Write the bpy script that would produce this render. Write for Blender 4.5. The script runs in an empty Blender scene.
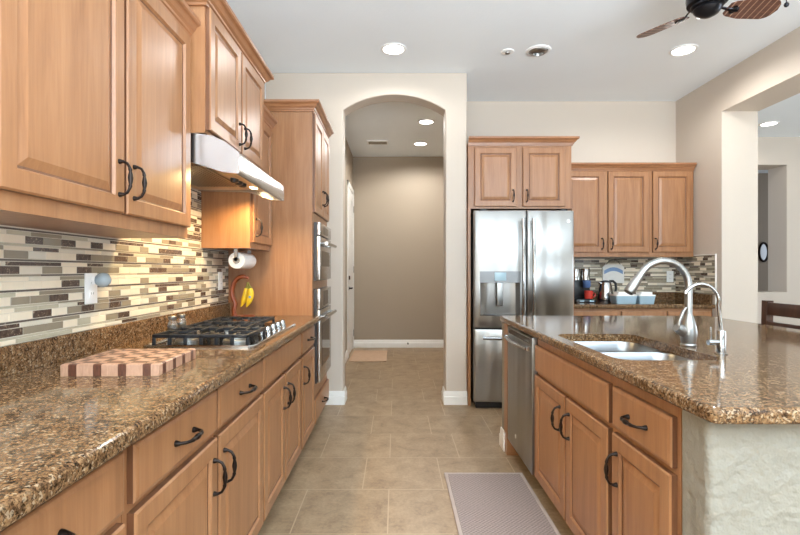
import bpy, bmesh, math, random
from math import sin, cos, pi, radians, sqrt
from mathutils import Vector, Matrix

scene = bpy.context.scene
COL = scene.collection

# ------------------------------------------------------------------ camera, light, exposure
CEIL = 3.06
cam_data = bpy.data.cameras.new('camera')
cam_data.sensor_width = 36.0
cam_data.lens = 36.0 * 480.0 / 800.0
cam_data.shift_x = 4.0 / 800.0
cam_data.shift_y = 3.0 / 800.0
cam_data.clip_start = 0.02
cam = bpy.data.objects.new('camera', cam_data)
cam.location = (0, 0, 1.235)
cam.rotation_euler = (radians(90), 0, 0)
COL.objects.link(cam)
scene.camera = cam

scene.view_settings.view_transform = 'Standard'
scene.view_settings.look = 'None'
scene.view_settings.gamma = 1.0
scene.view_settings.use_curve_mapping = False
scene.view_settings.exposure = 0.60

world = bpy.data.worlds.new('world')
scene.world = world
world.use_nodes = True
world.node_tree.nodes['Background'].inputs[0].default_value = (0.75, 0.85, 1.0, 1)
world.node_tree.nodes['Background'].inputs[1].default_value = 1.0

scene.cycles.use_denoising = True
scene.cycles.max_bounces = 10
scene.cycles.diffuse_bounces = 5
scene.cycles.glossy_bounces = 4
scene.cycles.sample_clamp_indirect = 6.0
scene.cycles.caustics_reflective = False
scene.cycles.caustics_refractive = False


def area_light(name, loc, rot, sx, sy, power, color):
    d = bpy.data.lights.new(name, 'AREA')
    d.shape = 'RECTANGLE'
    d.size = sx
    d.size_y = sy
    d.energy = power
    d.color = color
    o = bpy.data.objects.new(name, d)
    o.location = loc
    o.rotation_euler = rot
    COL.objects.link(o)
    return o


DAY = (0.76, 0.88, 1.0)
# daylight through the big windows of the room behind the camera and of the living area
area_light('daylight_patio_window', (2.0, -6.88, 1.35), (radians(92), 0, 0), 1.1, 2.2, 32, DAY)
area_light('daylight_dining_window', (5.9, -6.88, 1.45), (radians(92), 0, 0), 2.0, 2.0, 30, DAY)
area_light('daylight_living_window', (8.20, 3.0, 1.5), (radians(110), 0, radians(90)), 3.0, 2.0, 112, DAY)
# added fill light, facing up behind the camera to brighten the ceiling
area_light('ceiling_fill_light', (1.6, -3.2, 0.90), (radians(180), 0, 0), 5.0, 5.0, 1150, (0.76, 0.885, 1.0))


# ------------------------------------------------------------------ materials
def lin(r, g, b):
    def f(c):
        c /= 255.0
        return c / 12.92 if c <= 0.04045 else ((c + 0.055) / 1.055) ** 2.4
    return (f(r), f(g), f(b), 1.0)


class NT:
    def __init__(self, name):
        self.m = bpy.data.materials.new(name)
        self.m.use_nodes = True
        self.t = self.m.node_tree
        self.b = self.t.nodes['Principled BSDF']

    def n(self, kind, **kw):
        x = self.t.nodes.new(kind)
        for k, v in kw.items():
            setattr(x, k, v)
        return x

    def l(self, a, b):
        self.t.links.new(a, b)

    def coords(self, scale=(1, 1, 1), loc=(0, 0, 0), rnd=False):
        tc = self.n('ShaderNodeTexCoord')
        mp = self.n('ShaderNodeMapping')
        mp.inputs['Scale'].default_value = scale
        mp.inputs['Location'].default_value = loc
        if rnd:
            oi = self.n('ShaderNodeObjectInfo')
            mu = self.n('ShaderNodeVectorMath', operation='SCALE')
            mu.inputs[0].default_value = (13.1, 7.7, 9.3)
            self.l(oi.outputs['Random'], mu.inputs['Scale'])
            ad = self.n('ShaderNodeVectorMath', operation='ADD')
            self.l(tc.outputs['Object'], ad.inputs[0])
            self.l(mu.outputs[0], ad.inputs[1])
            self.l(ad.outputs[0], mp.inputs['Vector'])
        else:
            self.l(tc.outputs['Object'], mp.inputs['Vector'])
        return mp.outputs[0]

    def noise(self, vec, scale, detail=4, rough=0.6, dist=0.0):
        x = self.n('ShaderNodeTexNoise')
        x.inputs['Scale'].default_value = scale
        x.inputs['Detail'].default_value = detail
        x.inputs['Roughness'].default_value = rough
        x.inputs['Distortion'].default_value = dist
        self.l(vec, x.inputs['Vector'])
        return x.outputs['Fac']

    def ramp(self, fac, stops, interp='LINEAR'):
        x = self.n('ShaderNodeValToRGB')
        x.color_ramp.interpolation = interp
        e = x.color_ramp.elements
        while len(e) > 1:
            e.remove(e[-1])
        e[0].position, e[0].color = stops[0]
        for p, c in stops[1:]:
            k = e.new(p)
            k.color = c
        self.l(fac, x.inputs['Fac'])
        return x.outputs['Color']

    def mix(self, fac, a, b, blend='MIX'):
        x = self.n('ShaderNodeMix', data_type='RGBA', blend_type=blend)
        for sock, v in ((x.inputs[0], fac), (x.inputs[6], a), (x.inputs[7], b)):
            if isinstance(v, (int, float)):
                sock.default_value = v
            elif isinstance(v, tuple):
                sock.default_value = v
            else:
                self.l(v, sock)
        return x.outputs[2]

    def bump(self, h, strength, dist=0.002):
        x = self.n('ShaderNodeBump')
        x.inputs['Strength'].default_value = strength
        x.inputs['Distance'].default_value = dist
        self.l(h, x.inputs['Height'])
        self.l(x.outputs[0], self.b.inputs['Normal'])

    def set(self, **kw):
        for k, v in kw.items():
            k = k.replace('_', ' ')
            s = self.b.inputs[k]
            if hasattr(v, 'links') or hasattr(v, 'is_linked'):
                self.l(v, s)
            else:
                s.default_value = v
        return self


def plain(name, col, rough=0.5, metal=0.0, vary=0.0, **kw):
    t = NT(name)
    if vary:
        v = t.coords()
        f = t.noise(v, 14, 3)
        d = tuple(c * (1 - vary) for c in col[:3]) + (1,)
        h = tuple(min(1, c * (1 + vary)) for c in col[:3]) + (1,)
        t.set(Base_Color=t.ramp(f, [(0.3, d), (0.7, h)]))
    else:
        t.set(Base_Color=col)
    t.set(Roughness=rough, Metallic=metal)
    for k, v in kw.items():
        t.b.inputs[k.replace('_', ' ')].default_value = v
    return t.m


def wood_mat(name, dark, mid, light, rough=0.36, grain=(16, 16, 1.3)):
    t = NT(name)
    v = t.coords(scale=grain, rnd=True)
    a = t.noise(v, 1.6, 5, 0.6, 0.6)
    v2 = t.coords(scale=(grain[0] * 6, grain[1] * 6, grain[2] * 2.5), rnd=True)
    b = t.noise(v2, 1.5, 3, 0.6)
    c1 = t.ramp(a, [(0.25, dark), (0.5, mid), (0.8, light)])
    c2 = t.ramp(b, [(0.3, (0.90, 0.90, 0.90, 1)), (0.7, (1.03, 1.03, 1.03, 1))])
    t.set(Base_Color=t.mix(1.0, c1, c2, 'MULTIPLY'), Roughness=rough)
    t.b.inputs['Coat Weight'].default_value = 0.12
    t.b.inputs['Coat Roughness'].default_value = 0.22
    return t.m


def paint(name, col, bump=0.25, scale=60, dist=0.002, rough=0.6):
    t = NT(name)
    v = t.coords()
    f = t.noise(v, scale, 3, 0.55)
    g = t.noise(v, 1.2, 2)
    d = tuple(c * 0.97 for c in col[:3]) + (1,)
    t.set(Base_Color=t.ramp(g, [(0.3, d), (0.7, col)]), Roughness=rough)
    t.bump(f, bump, dist)
    return t.m


def granite_mat(name, tint=1.0):
    t = NT(name)
    v = t.coords()
    w = t.noise(v, 9, 3)
    vw = t.n('ShaderNodeVectorMath', operation='MULTIPLY_ADD')
    cmb = t.n('ShaderNodeCombineXYZ')
    t.l(w, cmb.inputs[0]); t.l(w, cmb.inputs[1]); t.l(w, cmb.inputs[2])
    vw.inputs[1].default_value = (0.015, 0.015, 0.015)
    t.l(cmb.outputs[0], vw.inputs[0])
    t.l(v, vw.inputs[2])
    big = t.noise(vw.outputs[0], 46, 7, 0.8)
    base = t.ramp(big, [(0.33, lin(30, 24, 19)), (0.42, lin(84, 62, 42)), (0.50, lin(132, 100, 68)),
                        (0.58, lin(160, 128, 92)), (0.68, lin(192, 172, 142))])
    vo = t.n('ShaderNodeTexVoronoi')
    vo.inputs['Scale'].default_value = 190
    t.l(vw.outputs[0], vo.inputs['Vector'])
    sp = t.n('ShaderNodeSeparateColor')
    t.l(vo.outputs['Color'], sp.inputs[0])
    cell = t.ramp(sp.outputs[0], [(0.0, lin(22, 19, 17)), (0.20, lin(60, 46, 34)), (0.34, lin(118, 88, 58)),
                                  (0.62, lin(156, 124, 88)), (0.84, lin(196, 180, 152)), (0.94, lin(30, 26, 24))], 'CONSTANT')
    c = t.mix(0.45, base, cell)
    fine = t.noise(v, 230, 3, 0.65)
    blk = t.ramp(fine, [(0.40, (0.08, 0.07, 0.06, 1)), (0.47, (1, 1, 1, 1))])
    c = t.mix(0.8, c, blk, 'MULTIPLY')
    c = t.mix(1.0, c, (tint * .94, tint * .91, tint * .90, 1), 'MULTIPLY')
    t.set(Base_Color=c, Roughness=0.09)
    t.b.inputs['IOR'].default_value = 1.27
    return t.m


def floor_mat():
    t = NT('floor_tile')
    v = t.coords(loc=(0.04 + 0.4585 * 20, -2.709 + 0.4585 * 20, 0))
    br = t.n('ShaderNodeTexBrick')
    br.offset = 0.327
    br.offset_frequency = 2
    br.squash = 1.0
    br.inputs['Scale'].default_value = 1.0
    br.inputs['Mortar Size'].default_value = 0.0035
    br.inputs['Mortar Smooth'].default_value = 0.2
    br.inputs['Brick Width'].default_value = 0.4585
    br.inputs['Row Height'].default_value = 0.4585
    br.inputs['Color1'].default_value = (0.86, 0.86, 0.86, 1)
    br.inputs['Color2'].default_value = (1.0, 1.0, 1.0, 1)
    br.inputs['Mortar'].default_value = (1, 1, 1, 1)
    t.l(v, br.inputs['Vector'])
    p = t.coords()
    a = t.noise(p, 7, 8, 0.72, 0.4)
    b = t.noise(p, 55, 4, 0.7)
    c = t.ramp(a, [(0.28, lin(124, 100, 74)), (0.45, lin(152, 128, 99)), (0.6, lin(166, 142, 112)), (0.78, lin(180, 157, 127))])
    c2 = t.ramp(b, [(0.3, (0.78, 0.76, 0.74, 1)), (0.65, (1.06, 1.06, 1.06, 1))])
    c = t.mix(1.0, c, c2, 'MULTIPLY')
    c = t.mix(1.0, c, br.outputs['Color'], 'MULTIPLY')
    c = t.mix(br.outputs['Fac'], c, lin(172, 150, 122))
    t.set(Base_Color=c, Roughness=0.42)
    inv = t.n('ShaderNodeMath', operation='SUBTRACT')
    inv.inputs[0].default_value = 1.0
    t.l(br.outputs['Fac'], inv.inputs[1])
    t.bump(inv.outputs[0], 0.4, 0.002)
    return t.m


def steel_mat(name, col=(0.62, 0.61, 0.59, 1), rough=0.2, axis=2):
    t = NT(name)
    sc = [180, 180, 180]
    sc[axis] = 2.0
    v = t.coords(scale=tuple(sc))
    f = t.noise(v, 1.0, 2)
    r = t.n('ShaderNodeMapRange')
    r.inputs['To Min'].default_value = rough * 0.8
    r.inputs['To Max'].default_value = rough * 1.25
    t.l(f, r.inputs['Value'])
    t.set(Base_Color=col, Metallic=1.0, Roughness=r.outputs[0])
    return t.m


def brushed_mat(name, col, rough=0.3, aniso=0.85, rot=0.0):
    t = NT(name)
    tg = t.n('ShaderNodeTangent', direction_type='RADIAL', axis='Z')
    t.l(tg.outputs[0], t.b.inputs['Tangent'])
    t.set(Base_Color=col, Metallic=1.0, Roughness=rough, Anisotropic=aniso)
    t.b.inputs['Anisotropic Rotation'].default_value = rot
    f = t.noise(t.coords(scale=(6.0, 6.0, 0.7)), 1.0, 1, 0.4)
    t.bump(f, 0.9, 0.04)
    return t.m


def marble_mat(name, a, b, s=60):
    t = NT(name)
    f = t.noise(t.coords(), s, 4, 0.7, 1.5)
    t.set(Base_Color=t.ramp(f, [(0.35, a), (0.60, b), (0.66, lin(190, 168, 142)), (0.70, b)]), Roughness=0.18)
    return t.m


def board_mat():
    t = NT('butcher_block')
    tc = t.n('ShaderNodeTexCoord')
    sx = t.n('ShaderNodeSeparateXYZ')
    t.l(tc.outputs['Object'], sx.inputs[0])
    def third(sock):
        m = t.n('ShaderNodeMath', operation='DIVIDE')
        m.inputs[1].default_value = 0.0246
        t.l(sock, m.inputs[0])
        fl = t.n('ShaderNodeMath', operation='FLOOR')
        t.l(m.outputs[0], fl.inputs[0])
        md = t.n('ShaderNodeMath', operation='FLOORED_MODULO')
        md.inputs[1].default_value = 3.0
        t.l(fl.outputs[0], md.inputs[0])
        c = t.n('ShaderNodeMath', operation='COMPARE')
        c.inputs[1].default_value = 1.0
        c.inputs[2].default_value = 0.25
        t.l(md.outputs[0], c.inputs[0])
        return c.outputs[0]
    df = t.n('ShaderNodeMath', operation='SUBTRACT')
    t.l(third(sx.outputs[0]), df.inputs[0])
    t.l(third(sx.outputs[1]), df.inputs[1])
    ab = t.n('ShaderNodeMath', operation='ABSOLUTE')
    t.l(df.outputs[0], ab.inputs[0])
    f = t.noise(t.coords(scale=(40, 40, 8)), 4, 3)
    pale = t.ramp(f, [(0.3, lin(172, 130, 104)), (0.7, lin(194, 154, 127))])
    dark = t.ramp(f, [(0.3, lin(78, 46, 34)), (0.7, lin(108, 68, 50))])
    t.set(Base_Color=t.mix(ab.outputs[0], pale, dark), Roughness=0.4)
    return t.m


def blade_mat():
    t = NT('fan_blade_wood')
    v = t.coords()
    w = t.n('ShaderNodeTexWave', wave_type='BANDS', bands_direction='X')
    w.inputs['Scale'].default_value = 8.0
    w.inputs['Distortion'].default_value = 0.3
    t.l(v, w.inputs['Vector'])
    f = t.noise(t.coords(scale=(3, 40, 40)), 2, 3)
    c = t.ramp(f, [(0.3, lin(74, 44, 34)), (0.7, lin(104, 66, 50))])
    s = t.ramp(w.outputs['Fac'], [(0.90, (0, 0, 0, 1)), (0.97, (1, 1, 1, 1))])
    t.set(Base_Color=t.mix(s, c, lin(160, 128, 108)), Roughness=0.4)
    return t.m


def emit_mat(name, col, strength):
    t = NT(name)
    t.set(Base_Color=(0.8, 0.8, 0.8, 1))
    t.b.inputs['Emission Color'].default_value = col
    t.b.inputs['Emission Strength'].default_value = strength
    return t.m


M = {}
M['wood'] = wood_mat('maple_wood', lin(140, 95, 61), lin(157, 110, 73), lin(171, 125, 86))
M['wood_shade'] = wood_mat('maple_shadow_line', lin(92, 58, 38), lin(108, 70, 46), lin(124, 84, 58))  # darker maple: shadow lines painted into door grooves and front edges
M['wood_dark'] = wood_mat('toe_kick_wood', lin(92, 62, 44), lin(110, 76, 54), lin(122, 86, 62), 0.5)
M['wood_crown'] = wood_mat('crown_wood', lin(140, 94, 62), lin(160, 110, 74), lin(174, 124, 86), 0.3, (3, 3, 16))
M['wood_chair'] = wood_mat('walnut_wood', lin(56, 34, 24), lin(74, 46, 32), lin(90, 58, 42), 0.35)
M['wood_hook'] = wood_mat('cherry_wood', lin(110, 52, 26), lin(140, 70, 36), lin(160, 86, 48), 0.3)
M['wall'] = paint('wall_paint', lin(203, 191, 177))
M['rear'] = paint('rear_wall_paint', lin(84, 80, 66))
M['hall'] = paint('hall_paint', lin(164, 149, 130))
M['ceiling'] = paint('ceiling_paint', lin(240, 246, 250), 0.35, 45, 0.003)
M['knock'] = paint('knockdown_plaster', lin(138, 133, 121), 0.9, 22, 0.014, 0.55)
M['white'] = plain('white_trim_paint', lin(238, 236, 230), 0.35, 0, 0.02)
M['granite'] = granite_mat('granite', .92)
M['floor'] = floor_mat()
M['bronze'] = plain('dark_bronze', lin(46, 38, 34), 0.32, 0.85, 0.1)
M['steel'] = brushed_mat('stainless_steel', (0.40, 0.395, 0.38, 1))
M['steel_h'] = steel_mat('stainless_steel_brushed_along', (0.60, 0.59, 0.58, 1), 0.24, 0)
M['belly'] = plain('warm_lit_hood_underside', lin(196, 178, 150), 0.45, 0.3, 0.03)  # steel underside; warm reflected light put into its tan colour
M['steel_smooth'] = steel_mat('polished_steel', (0.42, 0.42, 0.41, 1), 0.12, 2)
M['nickel'] = plain('brushed_nickel', (0.34, 0.335, 0.32, 1), 0.33, 1.0, 0.04)
M['sink'] = plain('sink_steel', (0.36, 0.38, 0.40, 1), 0.32, 1.0, 0.03)
M['black'] = plain('black_plastic', lin(26, 26, 28), 0.35, 0, 0.1)
M['iron'] = plain('cast_iron', lin(30, 31, 34), 0.5, 0.2, 0.2)
M['glass_black'] = plain('black_glass', lin(30, 28, 28), 0.05, 0, 0.05)
M['grey_case'] = plain('grey_appliance_case', lin(62, 58, 56), 0.45, 0, 0.05)
M['grout'] = plain('grout', lin(206, 196, 178), 0.7, 0, 0.04)
M['t_cream'] = plain('cream_stone_tile', lin(226, 213, 190), 0.30, 0, 0.05)
M['t_ivory'] = plain('ivory_glass_tile', lin(214, 206, 188), 0.12, 0, 0.04)
M['t_taupe'] = plain('taupe_glass_tile', lin(142, 131, 112), 0.12, 0, 0.05)
M['t_grey'] = plain('grey_olive_tile', lin(182, 174, 152), 0.15, 0, 0.05)
M['t_dark'] = marble_mat('dark_marble_tile', lin(66, 52, 44), lin(96, 80, 68))
M['t_strip'] = plain('dark_glass_strip', lin(92, 82, 74), 0.10, 0, 0.08)
M['board'] = board_mat()
M['mat_grey'] = None
M['blade'] = blade_mat()
M['fan_metal'] = plain('dark_fan_metal', lin(44, 44, 48), 0.3, 0.8, 0.1)
M['lamp'] = emit_mat('lamp_diffuser', (1.0, 0.96, 0.90, 1), 9.0)
M['lamp_warm'] = emit_mat('hood_lamp', (1.0, 0.78, 0.45, 1), 16.0)
M['paper'] = plain('paper_towel', lin(240, 238, 234), 0.85, 0, 0.02)
M['plastic_white'] = plain('white_plastic', lin(240, 240, 238), 0.3, 0, 0.01)
M['clear'] = plain('frosted_night_light', lin(205, 222, 232), 0.15, 0, 0.0, Transmission_Weight=0.5, IOR=1.3)
M['glass'] = plain('clear_glass', (0.95, 0.97, 0.97, 1), 0.03, 0, 0.0, Transmission_Weight=0.9, IOR=1.45)
M['salt'] = plain('white_salt', lin(236, 234, 228), 0.8, 0, 0.03)
M['pepper'] = plain('ground_spice', lin(176, 160, 140), 0.8, 0, 0.2)
M['banana'] = plain('banana_skin', lin(226, 190, 40), 0.45, 0, 0.10)
M['stem'] = plain('banana_stem', lin(120, 120, 40), 0.6, 0, 0.1)
M['blue'] = plain('blue_paint', lin(112, 140, 176), 0.5, 0, 0.06)
M['red'] = plain('red_ceramic', lin(196, 60, 48), 0.2, 0, 0.05)
M['blue_plastic'] = plain('dark_blue_plastic', lin(70, 96, 140), 0.25, 0, 0.05)
M['tub'] = plain('pale_blue_plastic', lin(176, 204, 220), 0.2, 0, 0.04, Transmission_Weight=0.25)
M['plaque'] = plain('whitewashed_board', lin(216, 214, 208), 0.6, 0, 0.06)
M['display'] = plain('grey_display', lin(160, 186, 196), 0.15, 0, 0.03)
M['panel_grey'] = plain('satin_grey_panel', lin(128, 128, 128), 0.42, 0.7, 0.03)
M['recess'] = plain('dispenser_recess', lin(150, 146, 140), 0.25, 0.7, 0.05)
M['mat_tan'] = plain('tan_mat', lin(190, 158, 130), 0.9, 0, 0.06)


def mat_rug():
    t = NT('woven_rug')
    v = t.coords()
    a = t.n('ShaderNodeTexChecker')
    a.inputs['Scale'].default_value = 90
    t.l(v, a.inputs['Vector'])
    f = t.noise(v, 120, 3)
    c = t.mix(a.outputs['Fac'], lin(142, 128, 125), lin(166, 152, 148))
    d = t.ramp(f, [(0.3, (0.8, 0.8, 0.8, 1)), (0.7, (1.08, 1.08, 1.08, 1))])
    t.set(Base_Color=t.mix(1.0, c, d, 'MULTIPLY'), Roughness=0.9)
    t.bump(f, 0.5, 0.004)
    return t.m


M['mat_grey'] = mat_rug()
M['mat_edge'] = plain('rug_binding', lin(178, 164, 157), 0.9, 0, 0.05)


# ------------------------------------------------------------------ mesh builder
class MB:
    def __init__(self):
        self.v, self.f, self.mi = [], [], []
        self.round = False

    def add(self, verts, faces, mi=0):
        o = len(self.v)
        self.v += [tuple(p) for p in verts]
        for f in faces:
            self.f.append([o + i for i in f])
            self.mi.append(mi)
        return self

    def box(self, x0, x1, y0, y1, z0, z1, mi=0, bev=0.0):
        if x0 > x1: x0, x1 = x1, x0
        if y0 > y1: y0, y1 = y1, y0
        if z0 > z1: z0, z1 = z1, z0
        if not bev:
            v = [(x, y, z) for z in (z0, z1) for y in (y0, y1) for x in (x0, x1)]
            return self.add(v, [(0, 2, 3, 1), (4, 5, 7, 6), (0, 1, 5, 4), (2, 6, 7, 3), (0, 4, 6, 2), (1, 3, 7, 5)], mi)
        b = min(bev, (x1 - x0) / 2.01, (y1 - y0) / 2.01, (z1 - z0) / 2.01)
        bm = bmesh.new()
        bmesh.ops.create_cube(bm, size=1)
        for q in bm.verts:
            q.co = Vector(((x0 + x1) / 2 + q.co.x * (x1 - x0), (y0 + y1) / 2 + q.co.y * (y1 - y0), (z0 + z1) / 2 + q.co.z * (z1 - z0)))
        bmesh.ops.bevel(bm, geom=bm.edges[:], offset=b, segments=2, profile=0.6, affect='EDGES')
        return self.from_bm(bm, mi)

    def from_bm(self, bm, mi=0):
        bm.verts.index_update()
        self.add([q.co for q in bm.verts], [[q.index for q in f.verts] for f in bm.faces], mi)
        bm.free()
        return self

    def loops(self, rings, cap0=True, cap1=True, mi=0, close=False):
        n = len(rings[0])
        v = [p for r in rings for p in r]
        f = []
        R = len(rings)
        for k in range(R - 1 if not close else R):
            a, b = k * n, ((k + 1) % R) * n
            for i in range(n):
                j = (i + 1) % n
                f.append((a + i, a + j, b + j, b + i))
        if cap0 and not close: f.append(tuple(reversed(range(n))))
        if cap1 and not close: f.append(tuple((R - 1) * n + i for i in range(n)))
        return self.add(v, f, mi)

    def tube(self, pts, rad, seg=10, mi=0, flat=1.0):
        self.round = True
        pts = [Vector(p) for p in pts]
        if not hasattr(rad, '__len__'): rad = [rad] * len(pts)
        t0 = (pts[1] - pts[0]).normalized()
        up = Vector((0, 0, 1)) if abs(t0.z) < 0.9 else Vector((0, 1, 0))
        n = t0.cross(up).normalized()
        rings = []
        for i, p in enumerate(pts):
            if i == 0: t = t0
            elif i == len(pts) - 1: t = (pts[i] - pts[i - 1]).normalized()
            else: t = (pts[i + 1] - pts[i - 1]).normalized()
            n = (n - t * n.dot(t)).normalized()
            b = t.cross(n)
            rings.append([p + (n * cos(a) + b * sin(a) * flat) * rad[i] for a in [2 * pi * k / seg for k in range(seg)]])
        return self.loops(rings, mi=mi)

    def lathe(self, prof, c=(0, 0, 0), seg=24, axis='z', mi=0, caps=True):
        rings = []
        for r, h in prof:
            ring = []
            for k in range(seg):
                a = 2 * pi * k / seg
                x, y = r * cos(a), r * sin(a)
                if axis == 'z': p = (c[0] + x, c[1] + y, c[2] + h)
                elif axis == 'y': p = (c[0] + x, c[1] + h, c[2] - y)
                else: p = (c[0] + h, c[1] + x, c[2] + y)
                ring.append(p)
            rings.append(ring)
        return self.loops(rings, caps, caps, mi)

    def prism(self, poly, a, b, axis='y', mi=0):
        """poly of (u,w); axis y: (x,z), axis x: (y,z), axis z: (x,y)"""
        def P(u, w, t):
            return {'y': (u, t, w), 'x': (t, u, w), 'z': (u, w, t)}[axis]
        return self.loops([[P(u, w, a) for u, w in poly], [P(u, w, b) for u, w in poly]], mi=mi)

    def build(self, name, mats, parent=None, loc=None, smooth=True, angle=35):
        me = bpy.data.meshes.new(name)
        me.from_pydata(self.v, [], self.f)
        if not isinstance(mats, (list, tuple)): mats = [mats]
        for m in mats:
            me.materials.append(m)
        if any(self.mi):
            me.polygons.foreach_set('material_index', self.mi)
        bm = bmesh.new()
        bm.from_mesh(me)
        bmesh.ops.recalc_face_normals(bm, faces=bm.faces[:])
        bm.to_mesh(me)
        bm.free()
        if smooth:
            me.polygons.foreach_set('use_smooth', [True] * len(me.polygons))
            me.set_sharp_from_angle(angle=radians(50 if self.round else angle))
        me.update()
        o = bpy.data.objects.new(name, me)
        COL.objects.link(o)
        if parent: o.parent = parent
        if loc: o.location = loc
        return o


def rrect(x0, x1, y0, y1, r, z, n=5):
    out = []
    for cx, cy, a0 in ((x1 - r, y1 - r, 0), (x0 + r, y1 - r, 90), (x0 + r, y0 + r, 180), (x1 - r, y0 + r, 270)):
        for k in range(n + 1):
            a = radians(a0 + 90 * k / n)
            out.append((cx + r * cos(a), cy + r * sin(a), z))
    return out


def tag(o, label=None, cat=None, group=None, kind=None):
    if label: o['label'] = label
    if cat: o['category'] = cat
    if group: o['group'] = group
    if kind: o['kind'] = kind
    return o


def thing(name, label, cat, loc=(0, 0, 0), rz=0.0, group=None):
    o = bpy.data.objects.new(name, None)
    o.empty_display_size = 0.05
    COL.objects.link(o)
    o.location = loc
    o.rotation_euler = (0, 0, rz)
    return tag(o, label, cat, group)


def copy_thing(src, loc, label, rz=None):
    def rec(o, parent):
        c = o.copy()
        COL.objects.link(c)
        if parent: c.parent = parent
        for ch in list(o.children):
            rec(ch, c)
        return c
    r = rec(src, None)
    r.location = loc
    if rz is not None: r.rotation_euler = (0, 0, rz)
    r['label'] = label
    return r


def struct(name, mb, mat, label=None, parent=None, **kw):
    o = mb.build(name, mat, parent, **kw)
    if parent is None: tag(o, label, None, None, 'structure')
    return o


def bevel(o, w, seg=3, ang=40):
    m = o.modifiers.new('round_edges', 'BEVEL')
    m.width = w
    m.segments = seg
    m.limit_method = 'ANGLE'
    m.angle_limit = radians(ang)
    m.harden_normals = True
    return o


# ------------------------------------------------------------------ room shell
XL = -1.205          # kitchen wall with the cooktop
YA0, YA1 = 4.424, 4.62   # arch wall
YB = 5.18            # kitchen back wall
XR0, XR1 = 3.02, 3.355   # thick wall with the wide opening
YH = 7.70            # end of the hall
XH = -0.69           # hall side wall

struct('floor', MB().box(-1.4, 8.5, -7.1, 9.6, -0.1, 0.0), M['floor'], 'tan mottled stone tile floor in a staggered pattern')
struct('ceiling', MB().box(-1.4, 8.5, -7.1, 9.6, CEIL, CEIL + 0.1), M['ceiling'], 'smooth pale ceiling over kitchen and hall')
struct('wall_left', MB().box(XL - 0.15, XL, -7.0, YA0, 0, CEIL).box(XL, -0.66, 4.17, YA0, 0, 2.40), M['wall'], 'beige wall behind the cooktop cabinets')

# arch wall: one outline with the arched opening cut in it
ol, orr, zs, za = -0.488, 0.456, 2.714, 2.856
hw = (orr - ol) / 2
R = (hw * hw + (za - zs) ** 2) / (2 * (za - zs))
cx, cz = (ol + orr) / 2, za - R
a1 = math.asin(hw / R)
poly = [(XL, 0), (XL, CEIL), (0.655, CEIL), (0.655, 0), (orr, 0)]
for k in range(25):
    a = a1 - 2 * a1 * k / 24
    poly.append((cx + R * sin(a), cz + R * cos(a)))
poly.append((ol, 0))
wa = struct('wall_arch', MB().prism(poly, YA0, YA1), M['wall'], 'beige wall with the arched opening to the hall')
bevel(wa, 0.014, 3, 40)
struct('wall_fridge', MB().box(0.525, 0.655, YA1, YB + 0.12, 0, CEIL), M['wall'], 'short beige wall beside the refrigerator')
struct('wall_back', MB().box(0.655, XR1, YB, YB + 0.12, 0, CEIL), M['wall'], 'beige kitchen wall behind refrigerator and coffee counter')
wr = struct('wall_right', MB().box(XR0, XR1, 4.45, YB, 0, CEIL).box(XR0, XR1, -1.2, 4.45, 2.71, CEIL), M['wall'],
            'thick beige wall and header around the wide opening to the living room')
# hall
struct('wall_hall_left', MB().box(XH - 0.12, XH, YA1, YH, 0, CEIL), M['hall'], 'taupe hall wall that holds the white door')
struct('wall_hall_end', MB().box(XH - 0.12, 2.1, YH, YH + 0.12, 0, CEIL), M['hall'], 'taupe wall closing the end of the hall')
struct('wall_hall_right', MB().box(2.0, 2.1, YB + 0.12, YH, 0, CEIL), M['hall'], 'taupe wall at the far side of the hall')
# living room
mb = MB()
mb.box(XR1, 4.42, 6.56, 6.89, 0, CEIL).box(5.34, 8.4, 6.56, 6.89, 0, CEIL)
mb.box(4.42, 5.34, 6.56, 6.89, 0, 0.94).box(4.42, 5.34, 6.56, 6.89, 2.68, CEIL)
struct('wall_living', mb, M['wall'], 'pale living room wall with a tall pass-through opening')
struct('wall_living_side', MB().box(XR0 + 0.02, XR1, YB + 0.12, 6.89, 0, CEIL), M['wall'], 'living room side wall')
struct('wall_living_right', MB().box(8.3, 8.4, -7.0, 6.56, 0, CEIL), M['wall'], 'living room window wall')
struct('wall_beyond', MB().box(4.0, 8.4, 9.0, 9.1, 0, CEIL), M['hall'], 'taupe wall seen through the pass-through')
struct('wall_rear', MB().box(XL - 0.15, 8.4, -7.1, -7.0, 0, CEIL), M['rear'], 'taupe wall with the patio window')


def window(name, label, loc, rz, w, h):
    t = thing(name, label, None, loc, rz)
    t['kind'] = 'structure'
    fr = MB()
    for x0, x1, z0, z1 in ((-w / 2 - .06, -w / 2, -h / 2 - .06, h / 2 + .06), (w / 2, w / 2 + .06, -h / 2 - .06, h / 2 + .06),
                           (-w / 2, w / 2, h / 2, h / 2 + .06), (-w / 2, w / 2, -h / 2 - .06, -h / 2), (-.03, .03, -h / 2, h / 2)):
        fr.box(x0, x1, 0.0, 0.05, z0, z1)
    fr.build('window_frame', M['white'], t)
    MB().box(-w / 2, w / 2, 0.005, 0.012, -h / 2, h / 2).build('window_pane', M['glass'], t)
    return t


window('window_1', 'wide patio window behind the kitchen', (2.0, -6.995, 1.35), 0, 1.5, 2.2)
window('window_2', 'dining area window', (5.9, -6.995, 1.45), 0, 2.0, 2.0)
window('window_3', 'living room window', (8.295, 3.0, 1.5), radians(90), 3.0, 2.0)


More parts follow.
